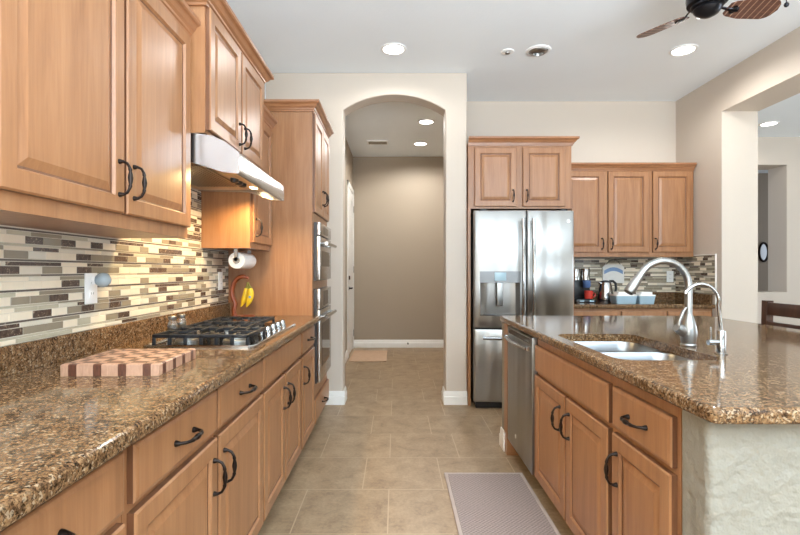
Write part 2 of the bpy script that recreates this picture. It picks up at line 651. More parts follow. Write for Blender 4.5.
def baseboard(name, segs, label):
    mb = MB()
    for x0, x1, y0, y1, nx, ny in segs:
        # nx,ny: outward direction of the board face
        t, h = 0.017, 0.125
        if ny:
            pr = [(y0, 0), (y0, h), (y0 + ny * .006, h), (y0 + ny * .010, h - .02), (y0 + ny * .012, h - .045), (y0 + ny * t, h - .05), (y0 + ny * t, 0)]
            mb.prism(pr, x0, x1, 'x')
        else:
            pr = [(x0, 0), (x0, h), (x0 + nx * .006, h), (x0 + nx * .010, h - .02), (x0 + nx * .012, h - .045), (x0 + nx * t, h - .05), (x0 + nx * t, 0)]
            mb.prism(pr, y0, y1, 'y')
    return struct(name, mb, M['white'], label)


baseboard('baseboard_left', [(-0.655, ol + .017, YA0, YA0, 0, -1), (ol, ol, YA0, YA1, 1, 0)], 'white baseboard on the arch wall beside the ovens')
baseboard('baseboard_right', [(orr - .017, 0.655, YA0, YA0, 0, -1), (orr, orr, YA0, YA1, -1, 0)], 'white baseboard on the arch wall beside the refrigerator')
baseboard('baseboard_hall', [(XH, 2.0, YH, YH, 0, -1), (XH, XH, YA1, 6.72, 1, 0)], 'white baseboard around the hall')

# hall door in its casing
t = thing('door_1', 'white panelled door in the hall with a dark lever', None, (XH, 6.74, 0), radians(90))
t['kind'] = 'structure'
mb = MB()
for x0, x1, z0, z1 in ((0, .07, 0, 2.51), (.86, .93, 0, 2.51), (0, .93, 2.44, 2.51)):
    mb.box(x0, x1, -.02, 0, z0, z1, bev=.004)
mb.build('door_casing', M['white'], t)


def raised(mb, x0, x1, z0, z1, prof, y0=0.0, mi=0, shade_rings=None):
    rings = []
    for ins, y in prof:
        ins = min(ins, (x1 - x0) / 2.2, (z1 - z0) / 2.2)
        rings.append([(x0 + ins, y0 + y, z0 + ins), (x1 - ins, y0 + y, z0 + ins), (x1 - ins, y0 + y, z1 - ins), (x0 + ins, y0 + y, z1 - ins)])
    k0 = len(mb.mi)
    mb.loops(rings, mi=mi)
    if shade_rings:  # these rings take the darker wood as painted shadow lines
        for k in shade_rings:
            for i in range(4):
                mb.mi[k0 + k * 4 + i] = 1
    return mb


slab = MB().box(.075, .855, -.008, 0, 0.01, 2.435)
for z0, z1 in ((.15, .95), (1.12, 1.70), (1.85, 2.30)):
    for x0, x1 in ((.17, .42), (.51, .76)):
        raised(slab, x0, x1, z0, z1, [(0, -.008), (0, -.010), (.02, -.004), (.03, -.004), (.055, -.012)])
sl = slab.build('door_slab', M['white'], t)
hd = MB()
hd.lathe([(.028, 0), (.028, -.012), (.012, -.016), (.012, -.05)], (.14, -.008, .98), 16, 'y')
hd.box(.13, .25, -.065, -.045, .97, .992, bev=.006)
hd.build('door_lever', M['bronze'], sl)
MB().lathe([(.03, 0), (.03, -.022), (.02, -.026)], (.14, -.008, 1.13), 16, 'y').build('deadbolt', M['bronze'], sl)
for z in (.25, 1.25, 2.2):
    MB().box(.848, .868, -.024, -.018, z - .05, z + .05).build('hinge', M['bronze'], t)

tag(MB().lathe([(.012, 0), (.012, -.01), (.005, -.012), (.005, -.07), (.009, -.072), (.009, -.085)], (0, 0, 0), 12, 'y').build(
    'door_stop', M['bronze'], None, (0.19, YH - .017, 0.07)), 'small bronze door stop on the hall baseboard', 'door stop')


# ------------------------------------------------------------------ recessed ceiling fixtures
def can_light(label, loc, on=True, r=0.082, power=18, aim=None, group='recessed ceiling lights'):
    t = thing('recessed_light', label, 'ceiling light', loc, 0, group)
    MB().lathe([(r, 0), (r + .024, 0), (r + .022, -.006), (r + .003, -.010), (r, -.004)], (0, 0, 0), 32, caps=False).build('trim_ring', M['plastic_white'], t)
    MB().lathe([(0.001, -.003), (r, -.003)], (0, 0, 0), 32, caps=False).build('diffuser', M['lamp'] if on else M['plastic_white'], t)
    if on and power:
        d = bpy.data.lights.new('recessed_lamp', 'SPOT')
        d.energy = power * 2.4
        d.spot_size = radians(170)
        d.spot_blend = 0.45
        d.shadow_soft_size = r
        d.color = (1.0, 0.98, 0.95)
        o = bpy.data.objects.new('recessed_lamp', d)
        COL.objects.link(o)
        o.parent = t
        o.location = (0, 0, -.03)
    return t


can_light('lit recessed ceiling light in front of the arch', (-0.02, 3.95, CEIL), power=6)
can_light('lit recessed ceiling light below the ceiling fan by the coffee counter', (2.376, 3.97, CEIL), power=13)
can_light('lit hall ceiling light nearer the arch', (0.37, 5.88, CEIL), power=24)
can_light('lit hall ceiling light nearer the end wall', (0.353, 6.90, CEIL), power=24)
can_light('lit recessed light in the living room ceiling', (4.63, 5.96, CEIL), power=3)
# extra ceiling lamps added out of view to light the kitchen
can_light('unseen recessed ceiling light added over the cooktop aisle', (0.0, 1.4, CEIL), power=3)
can_light('unseen recessed ceiling light added over the patio end of the kitchen', (0.9, -1.2, CEIL), power=3)

t = thing('eyeball_light', 'unlit eyeball spotlight in the ceiling before the refrigerator', 'ceiling light', (1.18, 3.98, CEIL))
MB().lathe([(.078, 0), (.104, 0), (.10, -.007), (.082, -.012), (.078, -.004)], (0, 0, 0), 32, caps=False).build('trim_ring', M['plastic_white'], t)
eb = MB()
eb.lathe([(.076, -.002), (.072, -.014), (.056, -.026), (.046, -.028), (.040, -.006), (.002, -.004)], (0, 0, 0), 28, caps=False)
eb.build('eyeball', M['nickel'], t)
t = thing('fire_sprinkler', 'small white fire sprinkler cover on the ceiling', 'sprinkler', (0.93, 4.0, CEIL))
MB().lathe([(.055, 0), (.05, -.008), (.03, -.010)], (0, 0, 0), 20).build('cover_plate', M['plastic_white'], t)
MB().lathe([(.02, -.010), (.018, -.02), (.004, -.024)], (0, 0, 0), 14).build('sprinkler_head', M['nickel'], t)
t = thing('ceiling_vent', 'white louvred air vent in the hall ceiling', 'vent', (-0.26, 6.83, CEIL))
mb = MB()
for a, b, c, d in ((-.15, .15, -.10, -.08), (-.15, .15, .08, .10), (-.15, -.13, -.08, .08), (.13, .15, -.08, .08)):
    mb.box(a, b, c, d, -.012, 0)
mb.build('frame', M['plastic_white'], t)
mb = MB()
for k in range(7):
    y = -.078 + k * .0225
    mb.prism([(y, -.002), (y + .004, -.002), (y + .010, -.012), (y + .006, -.012)], -.13, .13, 'x')
mb.build('louvre', M['t_taupe'], t)
MB().box(-.13, .13, -.08, .08, -.002, 0).build('duct_opening', M['black'], t)

# ------------------------------------------------------------------ cabinets
DOOR_PROF = [(0, 0), (0, -.016), (.005, -.021), (.052, -.021), (.058, -.012), (.064, -.011), (.085, -.018), (.088, -.019)]
DRAWER_PROF = [(0, 0), (0, -.014), (.003, -.018), (.012, -.021)]


def pull(x, z, y, vert, L=.105):
    """bow pull with a bead in the middle, standing off the front at y"""
    mb = MB()
    prof = [(-.50, 0, .0085), (-.50, .006, .0075), (-.495, .014, .0048), (-.44, .026, .0044), (-.32, .033, .0046), (-.24, .035, .0062),
            (-.20, .0355, .0045), (-.10, .036, .0070), (0, .036, .0085), (.10, .036, .0070), (.20, .0355, .0045), (.24, .035, .0062),
            (.32, .033, .0046), (.44, .026, .0044), (.495, .014, .0048), (.50, .006, .0075), (.50, 0, .0085)]
    pts = []
    for a, o, r in prof:
        pts.append((x, y - o, z + a * L) if vert else (x + a * L, y - o, z))
    mb.tube(pts, [p[2] for p in prof], 10)
    return mb


CROWN_PROF = [(0, 0), (.010, 0), (.012, .010), (.018, .014), (.020, .022), (.030, .030), (.038, .044), (.042, .048), (.050, .050), (.055, .056), (.055, .072), (0, .072)]


def crown_mesh(w, d, z, left, right, ks=1.0, kz=1.0):
    mb = MB()
    rings = []
    for o, h in CROWN_PROF:
        o *= ks
        h *= kz
        xl = -o if left else 0
        xr = w + o if right else w
        pts = []
        if left: pts.append((xl, d, z + h))
        pts += [(xl, -o, z + h), (xr, -o, z + h)]
        if right: pts.append((xr, d, z + h))
        rings.append(pts)
    n = len(rings[0])
    v = [p for r in rings for p in r]
    f = []
    for k in range(len(rings)):
        a, b = k * n, ((k + 1) % len(rings)) * n
        for i in range(n - 1):
            f.append((a + i, a + i + 1, b + i + 1, b + i))
    f.append(tuple(k * n for k in range(len(rings))))
    f.append(tuple(k * n + n - 1 for k in reversed(range(len(rings)))))
    mb.add(v, f)
    return mb


def cabinet(name, label, cat, loc, rz, w, d, z0, z1, doors=(), drawers=(), crown=None, toe=None, group=None, open_top=False):
    """front faces local -y; x runs along the front; z0..z1 are heights above loc"""
    t = thing(name, label, cat, loc, rz, group)
    mb = MB()
    g = .0008
    if open_top:
        mb.box(g, w - g, 0, .018, z0, z1).box(g, .018, .018, d, z0, z1).box(w - .018, w - g, .018, d, z0, z1)
        mb.box(.018, w - .018, d - .012, d, z0, z1).box(.018, w - .018, .018, d - .012, z0, z0 + .018)
    else:
        mb.box(g, w - g, 0, d, z0, z1)
    mb.build('carcass', M['wood'], t)
    if toe:
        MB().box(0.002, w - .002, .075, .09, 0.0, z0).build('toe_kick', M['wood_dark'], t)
    for x0, x1, a, b, hx, hz in doors:
        o = raised(MB(), x0, x1, a, b, DOOR_PROF, shade_rings=(0, 4)).build('door', [M['wood'], M['wood_shade']], t, angle=8)
        if hx is not None:
            pull(hx, hz, -.021, True).build('handle', M['bronze'], o)
    for x0, x1, a, b, hh in drawers:
        o = raised(MB(), x0, x1, a, b, DRAWER_PROF, shade_rings=(0,)).build('drawer', [M['wood'], M['wood_shade']], t, angle=8)
        if hh:
            pull((x0 + x1) / 2, (a + b) / 2, -.021, False, .11).build('handle', M['bronze'], o)
    if crown:
        crown_mesh(w, d, crown[0], crown[1], crown[2], *crown[3:]).build('crown_moulding', M['wood_crown'], t, smooth=False)
    return t


LFT = radians(90)
XB = -0.598                      # base face frame, cooktop side
DB = XB - XL - .002              # base depth
ZD0, ZD1, ZR0, ZR1 = .13, .695, .716, .848
TOE = .115
TOPB = .875
BG = 'base cabinets along the cooktop wall'


def left_base(label, ya, yb, doors, drawers):
    w = yb - ya
    return cabinet('base_cabinet', label, 'cabinet', (XB, ya, 0), LFT, w, DB, TOE, TOPB,
                   [(a - ya, b - ya, ZD0, ZD1, (h - ya) if h else None, ZD1 - .115) for a, b, h in doors],
                   [(a - ya, b - ya, ZR0, ZR1, h) for a, b, h in drawers], None, True, BG)


left_base('base cabinet below the counter end closest to the viewer', 0.0, 0.500, [(0.012, .492, None)], [(0.012, .492, True)])
left_base('base cabinet with one drawer before the cutting board', .500, 1.045, [(.514, 1.027, .55)], [(.514, 1.027, True)])
left_base('wide base cabinet with two drawers under the cutting board', 1.045, 2.100, [(1.066, 1.556, 1.52), (1.572, 2.092, 1.61)],
          [(1.066, 1.556, True), (1.572, 2.092, True)])
left_base('base cabinet with a plain panel under the cooktop', 2.100, 2.945, [(2.110, 2.505, 2.465), (2.520, 2.930, 2.56)], [(2.110, 2.930, False)])
left_base('narrow one-drawer base cabinet next to the ovens', 2.945, 3.428, [(2.962, 3.412, 3.00)], [(2.962, 3.412, True)])

# wall cabinets
XU = -0.90
DU = XU - XL - .002
UG = 'wall cabinets along the cooktop wall'
t = cabinet('wall_cabinet', 'large two-door wall cabinet above the cutting board', 'cabinet', (XU, 1.05, 1.374), LFT, 1.022, DU, 0, .872,
            [(.012, .508, .045, .862, .475, .155), (.524, 1.010, .045, .862, .560, .155)], crown=(.868, True, True), group=UG)
t = cabinet('wall_cabinet', 'tall-set two-door cabinet above the range hood', 'cabinet', (-0.828, 2.078, 1.832), LFT, .874, -0.828 - XL - .002, 0, .56,
            [(.012, .428, .015, .55, .395, .105), (.446, .862, .015, .55, .480, .105)], crown=(.548, True, True, 1.15, 1.0), group=UG)
t = cabinet('wall_cabinet', 'small one-door wall cabinet between hood and ovens', 'cabinet', (XU, 2.955, 1.374), LFT, .472, DU, 0, .86,
            [(.014, .458, .035, .85, .06, .13)], crown=(.855, False, False), group=UG)

# ------------------------------------------------------------------ tall oven cabinet
XT = -0.598
YT0, YT1 = 3.43, 4.165
wt = YT1 - YT0
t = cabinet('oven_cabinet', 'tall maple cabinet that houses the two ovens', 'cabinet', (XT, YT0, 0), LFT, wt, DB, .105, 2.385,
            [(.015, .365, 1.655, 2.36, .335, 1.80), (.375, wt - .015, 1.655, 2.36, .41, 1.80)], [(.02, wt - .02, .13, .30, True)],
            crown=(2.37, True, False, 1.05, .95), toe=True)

# ovens: stainless built-in units standing proud of the cabinet
OW, OX = .60, .05
def oven(label, z0, z1, zp, loc_z):
    """z0..z1 door, z1..zp control panel (local heights)"""
    o = thing('wall_oven', label, 'oven', (XT + .001, YT0 + OX, loc_z), LFT, 'built-in wall ovens')
    MB().box(0, OW, -.022, 0, z0 - .006, zp).build('trim_frame', M['grey_case'], o)
    d = MB().box(.004, OW - .004, -.045, -.022, z0, z1 - .006, bev=.004).build('door', M['steel_h'], o, angle=24)
    MB().box(.10, OW - .10, -.0465, -.044, z0 + .10, z1 - .11).build('window', M['glass_black'], d)
    h = MB().tube([(.05, -.085, z1 - .055), (OW - .05, -.085, z1 - .055)], .015, 14)
    for x in (.07, OW - .07):
        h.tube([(x, -.045, z1 - .055), (x, -.085, z1 - .055)], .009, 10)
    h.build('handle', M['steel_smooth'], d)
    c = MB().box(.004, OW - .004, -.045, -.022, z1 + .002, zp, bev=.004).build('control_panel', M['steel_h'], o, angle=24)
    MB().box(.19, OW - .19, -.0465, -.044, z1 + .02, zp - .02).build('display', M['glass_black'], c)
    return o


oven('upper stainless wall oven at eye level', 0.0, .325, .42, 1.166)
oven('lower stainless wall oven beneath the other one', 0.0, .53, .68, .42)

# ------------------------------------------------------------------ countertop with granite strip, mosaic tiles
XE = -0.538
EDGE = ((.013, .914), (.008, .9128), (.0038, .9098), (.0010, .906), (0, .901), (0, .884), (.0015, .880), (.005, .8768), (.008, .876))


def bullnose(xe, xw, z0, z1):
    s = 1 if xe > xw else -1
    return [(xw, z0), (xw, z1)] + [(xe - s * i, z) for i, z in EDGE]


t = thing('granite_countertop', 'long brown granite countertop along the cooktop wall', 'countertop', (XL, 0, 0))
MB().prism([(x - XL, z) for x, z in bullnose(XE, XL + .002, .876, .914)], 0.0, 3.428).build('slab', M['granite'], t, angle=9)
MB().prism([(0.002, .9145), (.022, .9145), (.022, 1.000), (.018, 1.004), (0.002, 1.004)], 0.0, 3.428).build('backsplash_strip', M['granite'], t)

TILES = [M['grout'], M['t_cream'], M['t_ivory'], M['t_taupe'], M['t_grey'], M['t_dark'], M['t_strip']]


def mosaic(length, z0, z1, seed, P):
    """rows of strip / thin / thick tiles; P(u, off, z) places a point"""
    rnd = random.Random(seed)
    mb = MB()
    mb.add([P(0, 0, z0), P(length, 0, z0), P(length, 0, z1), P(0, 0, z1)], [(0, 1, 2, 3)], 0)
    mb.add([P(0, .006, z0), P(length, .006, z0), P(length, .006, z1), P(0, .006, z1)], [(0, 1, 2, 3)], 0)

    def tile(u0, u1, a, b, mi):
        a, b = max(a, z0), min(b, z1)
        u0, u1 = max(u0, 0), min(u1, length)
        if b - a < .002 or u1 - u0 < .003: return
        o = .0078
        e = .0008
        mb.add([P(u0, .006, a), P(u1, .006, a), P(u1, .006, b), P(u0, .006, b),
                P(u0 + e, o, a + e), P(u1 - e, o, a + e), P(u1 - e, o, b - e), P(u0 + e, o, b - e)],
               [(4, 5, 6, 7), (0, 1, 5, 4), (1, 2, 6, 5), (2, 3, 7, 6), (3, 0, 4, 7)], mi)
    z = z1 - .004
    k = 0
    g = .0018
    while z > z0:
        # strip
        h = .0065
        u = -rnd.random() * .3
        while u < length:
            w = .300
            tile(u, u + w - g, z - h, z, 6 if k % 2 == 0 else rnd.choice([4, 3, 6]))
            u += w
        z -= h + g
        # thin row
        h = .0125
        u = -rnd.random() * .1
        while u < length:
            w = rnd.choice([.10, .12, .145, .145])
            tile(u, u + w - g, z - h, z, rnd.choices([1, 2, 3, 4, 5], [3.2, 2.6, 2.4, 3, 2.2])[0])
            u += w
        z -= h + g
        # thick row
        h = .0245
        u = -rnd.random() * .1
        last = 0
        while u < length:
            w = rnd.choice([.078, .088, .098])
            c = rnd.choices([1, 2, 3, 4, 5], [3.4, .8, 2.7, .6, 3.4 if last != 5 else .8])[0]
            tile(u, u + w - g, z - h, z, c)
            last = c
            u += w
        z -= h + g
        k += 1
    return mb


mb = mosaic(3.428, 1.0042, 1.373, 3, lambda u, o, z: (XL + .001 + o, u, z))
struct('trim_1', mb, TILES, 'mosaic tile backsplash above the granite along the cooktop wall', smooth=False)
mb = mosaic(.874, 1.374, 1.715, 7, lambda u, o, z: (XL + .001 + o, 2.078 + u, z))
struct('trim_2', mb, TILES, 'mosaic tile backsplash rising behind the range hood', smooth=False)

# ------------------------------------------------------------------ range hood
HY0, HY1 = 2.080, 2.912
t = thing('range_hood', 'stainless range hood with a glowing lamp over the cooktop', 'range hood', (XL + .009, HY0, 0))
hx = -(XL + .009)
top = [(-1.196, 1.829), (-.86, 1.829), (-.80, 1.820), (-.745, 1.797), (-.685, 1.750)]
low = [(-.680, 1.742), (-.678, 1.662), (-.684, 1.655), (-.752, 1.662), (-.83, 1.688), (-.89, 1.706), (-1.196, 1.716)]
prof = [(x + hx, z) for x, z in top + low]
mb = MB()
w = HY1 - HY0
th = .012
# two cheeks, then the curved top/front sheet, then the sunken belly
mb.prism(prof, 0, th)
mb.prism(prof, w - th, w)
sheet = [(x + hx, z) for x, z in top + low[:3]]
inner = [(x - (.0 if i < 2 else .010), z - .010) for i, (x, z) in enumerate(sheet[:-1])] + [(sheet[-1][0] - .012, sheet[-1][1] + .002)]
mb.prism(sheet + inner[::-1], th, w - th)
mb.build('hood_shell', M['steel_h'], t)
belly = [(0, 1.722), (.33, 1.722), (.45, 1.70), (.506, 1.675), (.506, 1.685), (.45, 1.712), (.33, 1.732), (0, 1.732)]
be = MB().prism(belly, th, w - th).build('underside_panel', M['belly'], t)
mb = MB()
for k in range(14):
    mb.box(.06 + k * .018, .070 + k * .018, .12, w - .16, 1.714, 1.7215)
mb.build('grease_filter', M['nickel'], be)
for y in (.45, .52, .585):
    MB().lathe([(.022, 0), (.020, -.022), (.012, -.026)], (.345, y, 1.722), 14).build('control_knob', M['black'], be)
for y in (.16, .70):
    MB().lathe([(.024, 0), (.026, -.005), (.020, -.012), (.004, -.015)], (.375, y, 1.722), 20).build('lamp_lens', M['lamp_warm'], be)
    d = bpy.data.lights.new('hood_lamp', 'SPOT')
    d.energy = 17
    d.color = (1.0, 0.72, 0.36)
    d.spot_size = radians(165)
    d.spot_blend = 0.5
    d.shadow_soft_size = .03
    o = bpy.data.objects.new('hood_lamp', d)
    COL.objects.link(o)
    o.parent = t
    o.location = (.375, y, 1.692)

# ------------------------------------------------------------------ cooktop
CX0, CX1, CY0, CY1 = -1.055, -.588, 1.985, 2.835
t = thing('gas_cooktop', 'stainless gas cooktop with black iron grates on the granite', 'cooktop', (CX0, CY0, .9142))
W, L = CX1 - CX0, CY1 - CY0
mb = MB()
mb.loops([rrect(0, W, 0, L, .025, 0), rrect(0, W, 0, L, .025, .007), rrect(.004, W - .004, .004, L - .004, .022, .011),
          rrect(.018, W - .018, .018, L - .018, .016, .011), rrect(.026, W - .026, .026, L - .026, .014, .006)])
mb.build('steel_tray', M['steel_smooth'], t)
burn = [(.34, .16, .042), (.12, .16, .036), (.20, .425, .055), (.12, .69, .036), (.26, .66, .042)]
for bx, by, br in burn:
    b = MB().lathe([(br * 1.35, .006), (br * 1.3, .014), (br, .018), (br, .026)], (bx, by, 0), 24).build('burner', M['nickel'], t)
    MB().lathe([(br * .8, .026), (br * .8, .033), (br * .7, .036), (.002, .037)], (bx, by, 0), 24).build('burner_cap', M['iron'], b)


def grate(x0, x1, y0, y1, nx):
    g = MB()
    s = .0065
    zt, zb = .052, .037
    for x in (x0 + s, x1 - s):
        g.box(x - s, x + s, y0, y1, zb, zt, bev=.003)
    for y in (y0 + s, y1 - s):
        g.box(x0, x1, y - s, y + s, zb, zt, bev=.003)
    for k in range(1, nx):
        x = x0 + (x1 - x0) * k / nx
        g.box(x - s * .8, x + s * .8, y0, y0 + (y1 - y0) * .34, zb, zt, bev=.002)
        g.box(x - s * .8, x + s * .8, y1 - (y1 - y0) * .34, y1, zb, zt, bev=.002)
    ym = (y0 + y1) / 2
    g.box(x0, x0 + (x1 - x0) * .32, ym - s, ym + s, zb, zt, bev=.002)
    g.box(x1 - (x1 - x0) * .32, x1, ym - s, ym + s, zb, zt, bev=.002)
    for k in range(nx + 1):
        x = x0 + s + (x1 - x0 - 2 * s) * k / nx
        for y in (y0 + s, y1 - s):
            g.box(x - s, x + s, y - s, y + s, .0065, zb, bev=.002)
    return g


grate(.03, W - .03, .03, .295, 6).build('grate', M['iron'], t)
grate(.03, W - .12, .300, .550, 5).build('grate', M['iron'], t)
grate(.03, W - .12, .555, L - .03, 5).build('grate', M['iron'], t)
for k in range(5):
    y = .345 + k * .105
    kn = MB().lathe([(.021, .006), (.021, .010), (.018, .012), (.017, .034), (.014, .038)], (W - .065, y, 0), 18)
    kn.box(W - .067, W - .063, y - .016, y + .016, .036, .042)
    kn.build('knob', M['steel_smooth'], t)

# ------------------------------------------------------------------ things on the cooktop counter
bw, bl = .2952, .2952
t = MB()
t.loops([rrect(0, bw, 0, bl, .004, 0, 3), rrect(0, bw, 0, bl, .004, .033, 3), rrect(.003, bw - .003, .003, bl - .003, .004, .036, 3)])
o = t.build('cutting_board', M['board'], None, (-1.016, 1.450, .9144))
o.rotation_euler = (0, 0, radians(2))
tag(o, 'checkered end-grain cutting board on the granite', 'cutting board')


def jar(label, loc, fill, first=None):
    t = thing('spice_jar', label, 'jar', loc, 0, 'glass jars behind the cooktop')
    MB().lathe([(.021, 0), (.023, .003), (.023, .058), (.017, .068), (.017, .074)], (0, 0, 0), 20).build('glass_body', M['glass'], t)
    MB().lathe([(.0195, .003), (.0205, .046), (.0, .047)], (0, 0, 0), 18).build('contents', fill, t)
    MB().lathe([(.019, .0745), (.0195, .076), (.0195, .090), (.017, .093), (.002, .094)], (0, 0, 0), 20).build('lid', M['nickel'], t)


jar('glass shaker of pale spice behind the cooktop', (-1.120, 2.405, .9144), M['pepper'])
jar('glass shaker of white salt behind the cooktop', (-1.120, 2.505, .9144), M['salt'])

# paper towel under the small wall cabinet
t = thing('paper_towel_roll', 'white paper towel roll under the small wall cabinet', 'paper towel', (-1.02, 3.07, 1.30))
MB().lathe([(.020, 0), (.052, 0), (.053, .003), (.053, .252), (.052, .255), (.020, .255)], (0, 0, 0), 32, 'y', caps=False).build('paper', M['paper'], t)
MB().lathe([(.0198, .001), (.0198, .254)], (0, 0, 0), 24, 'y', caps=False).build('core', M['grey_case'], t)
t = thing('paper_towel_holder', 'metal bar holding the paper towel roll', 'towel holder', (-1.02, 3.07, 1.30))
MB().lathe([(.008, -.016), (.008, .275)], (0, 0, 0), 14, 'y').build('bar', M['nickel'], t)
for y in (-.016, .262):
    MB().lathe([(.019, 0), (.019, .010)], (0, y, 0), 18, 'y').box(-.012, .012, y, y + .008, .0, .073).build('bracket', M['nickel'], t)

# banana hook
t = thing('banana_hook', 'curved cherry wood banana hook on the counter by the ovens', 'banana hook', (-1.03, 3.25, .9144))
MB().lathe([(.075, 0), (.075, .012), (.07, .016)], (0, 0, 0), 28).build('base', M['wood_hook'], t)
pts = []
for k in range(17):
    a = radians(250 - 190 * k / 16)
    pts.append((-.005 + .075 * cos(a) * 1.0, 0, .175 + .105 * sin(a)))
pts = [(-.062, 0, .012), (-.068, 0, .05)] + [p for p in pts if p[2] > .09]
MB().tube(pts, [.016] * (len(pts) - 3) + [.014, .011, .007], 10, flat=1.3).build('arm', M['wood_hook'], t)


def banana(label, loc, rz, tilt, bend, sticker):
    t = thing('banana', label, 'banana', loc, rz, 'bananas on the wooden hook')
    pts, rad = [], []
    for k in range(13):
        u = k / 12
        pts.append((bend * sin(pi * u) + tilt * u, 0, -.165 * u))
        rad.append([.004, .004, .007, .015, .0195, .021, .0215, .0215, .021, .019, .015, .009, .004][k])
    MB().tube(pts[3:], rad[3:], 10, flat=.95).build('fruit', M['banana'], t)
    MB().tube(pts[:4], [.004, .004, .007, .0148], 8).build('stem', M['stem'], t)
    if sticker:
        i = 7
        p = pts[i]
        MB().lathe([(.009, 0), (.008, -.003)], (p[0] + .002, -.0195, p[2]), 14, 'y').build('sticker', M['blue'], t)


banana('yellow banana with a blue sticker on the hook', (-.990, 3.215, 1.155), 0, -.012, .022, True)
banana('yellow banana tucked beside the stickered one', (-1.012, 3.262, 1.155), radians(8), -.040, .012, False)


def outlet(label, P, seed=0, light=False, loc=(0, 0, 0), rz=0):
    t = thing('wall_outlet', label, 'outlet', loc, rz, 'white wall outlets')
    MB().box(-.036, .036, -.006, 0, -.060, .060, bev=.002).build('cover_plate', M['plastic_white'], t)
    mb = MB()
    for z in (-.022, .022):
        mb.box(-.016, .016, -.0085, -.006, z - .014, z + .014, bev=.003)
    r = mb.build('receptacle', M['plastic_white'], t)
    mb = MB()
    for z in (-.022, .022):
        for x in (-.007, .005):
            mb.box(x, x + .002, -.0088, -.0084, z - .002, z + .007)
    mb.build('socket_slots', M['black'], r)
    return t


outlet('white outlet with a plug-in night light above the cutting board', None, loc=(XL + .0095, 1.877, 1.165), rz=LFT)
outlet('white outlet on the mosaic near the banana hook', None, loc=(XL + .0095, 3.26, 1.165), rz=LFT)
outlet('white outlet above the coffee counter', None, loc=(2.95, YB - .0095, 1.17), rz=0)
t = thing('night_light', 'round frosted night light plugged into the outlet', 'night light', (XL + .0188, 1.885, 1.198), LFT)
MB().lathe([(.018, 0), (.020, -.008), (.018, -.014)], (0, 0, 0), 18, 'y').build('plug_body', M['plastic_white'], t)
MB().lathe([(.020, -.0145), (.027, -.024), (.029, -.036), (.026, -.050), (.016, -.060), (.006, -.066), (.001, -.067)], (0, 0, 0), 22, 'y').build('globe', M['clear'], t)

# ------------------------------------------------------------------ island
RGT = radians(-90)
XI = .773
IG = 'cabinets in the island front'
IZ = (.115, .672, .692, .832)


def isl_cab(label, y0, y1, doors, drawers, open_top=False):
    # local x runs from the far end (y1) towards the near end (y0)
    return cabinet('island_cabinet', label, 'cabinet', (XI, y1, 0), RGT, y1 - y0, .605, .10, TOPB,
                   [(y1 - b, y1 - a, IZ[0], IZ[1], (y1 - h), IZ[1] - .115) for a, b, h in doors],
                   [(y1 - b, y1 - a, IZ[2], IZ[3], h) for a, b, h in drawers], None, True, IG, open_top)


isl_cab('island cabinet with one drawer at the plastered end', 1.300, 1.693, [(1.318, 1.676, 1.635)], [(1.318, 1.676, True)])
isl_cab('two-door island cabinet with a plain panel under the sink', 1.693, 2.618, [(1.712, 2.130, 2.085), (2.146, 2.610, 2.20)], [(1.712, 2.610, False)], True)

t = thing('dishwasher', 'stainless dishwasher at the far end of the island', 'dishwasher', (XI, 3.203, 0), RGT)
DWW = 3.203 - 2.622
MB().box(.003, DWW - .003, 0, .58, .11, .872).build('tub', M['grey_case'], t)
d = MB().box(.003, DWW - .003, -.030, -.0005, .115, .866, bev=.006).build('door', M['steel'], t, angle=24)
h = MB()
pts = []
for k in range(13):
    u = -1 + 2 * k / 12
    pts.append((DWW / 2 + u * (DWW / 2 - .035), -.048 - .022 * (1 - u * u), .800))
h.tube(pts, .013, 12, flat=.75)
for x in (.045, DWW - .045):
    h.box(x - .012, x + .012, -.052, -.029, .788, .812, bev=.003)
h.build('handle', M['steel_smooth'], d)
MB().box(.05, DWW - .05, -.0315, -.0295, .826, .856).build('control_strip', M['glass_black'], d)
MB().lathe([(.013, 0), (.012, -.002)], (3.203 - 2.98, -.030, .205), 18, 'y').build('badge', M['plastic_white'], d)
MB().box(.003, DWW - .003, .06, .075, 0, .11).build('kick_plate', M['black'], t)

tag(MB().box(-.031, .62, 0, .082, .0, .8755).build('end_panel', M['wood'], None, (XI, 3.2055, 0)), 'narrow maple panel between dishwasher and island end', 'cabinet panel')

mb = MB()
yn, yf = 1.178, 3.42
wi = MB().prism([(.766, 1.178), (1.95, 1.178), (1.95, 3.412), (.750, 3.412), (.750, 3.290), (1.83, 3.290), (1.83, 1.298), (.766, 1.298)], 0, .8755, 'z')
wi = struct('wall_island', wi, M['knock'], 'knockdown plastered half wall around the island')
bevel(wi, .018, 4, 60)
baseboard('baseboard_island', [(.750, .750, 3.29, 3.412, -1, 0), (.733, .85, 3.29, 3.29, 0, -1)], 'white baseboard wrapping the island end by the dishwasher')

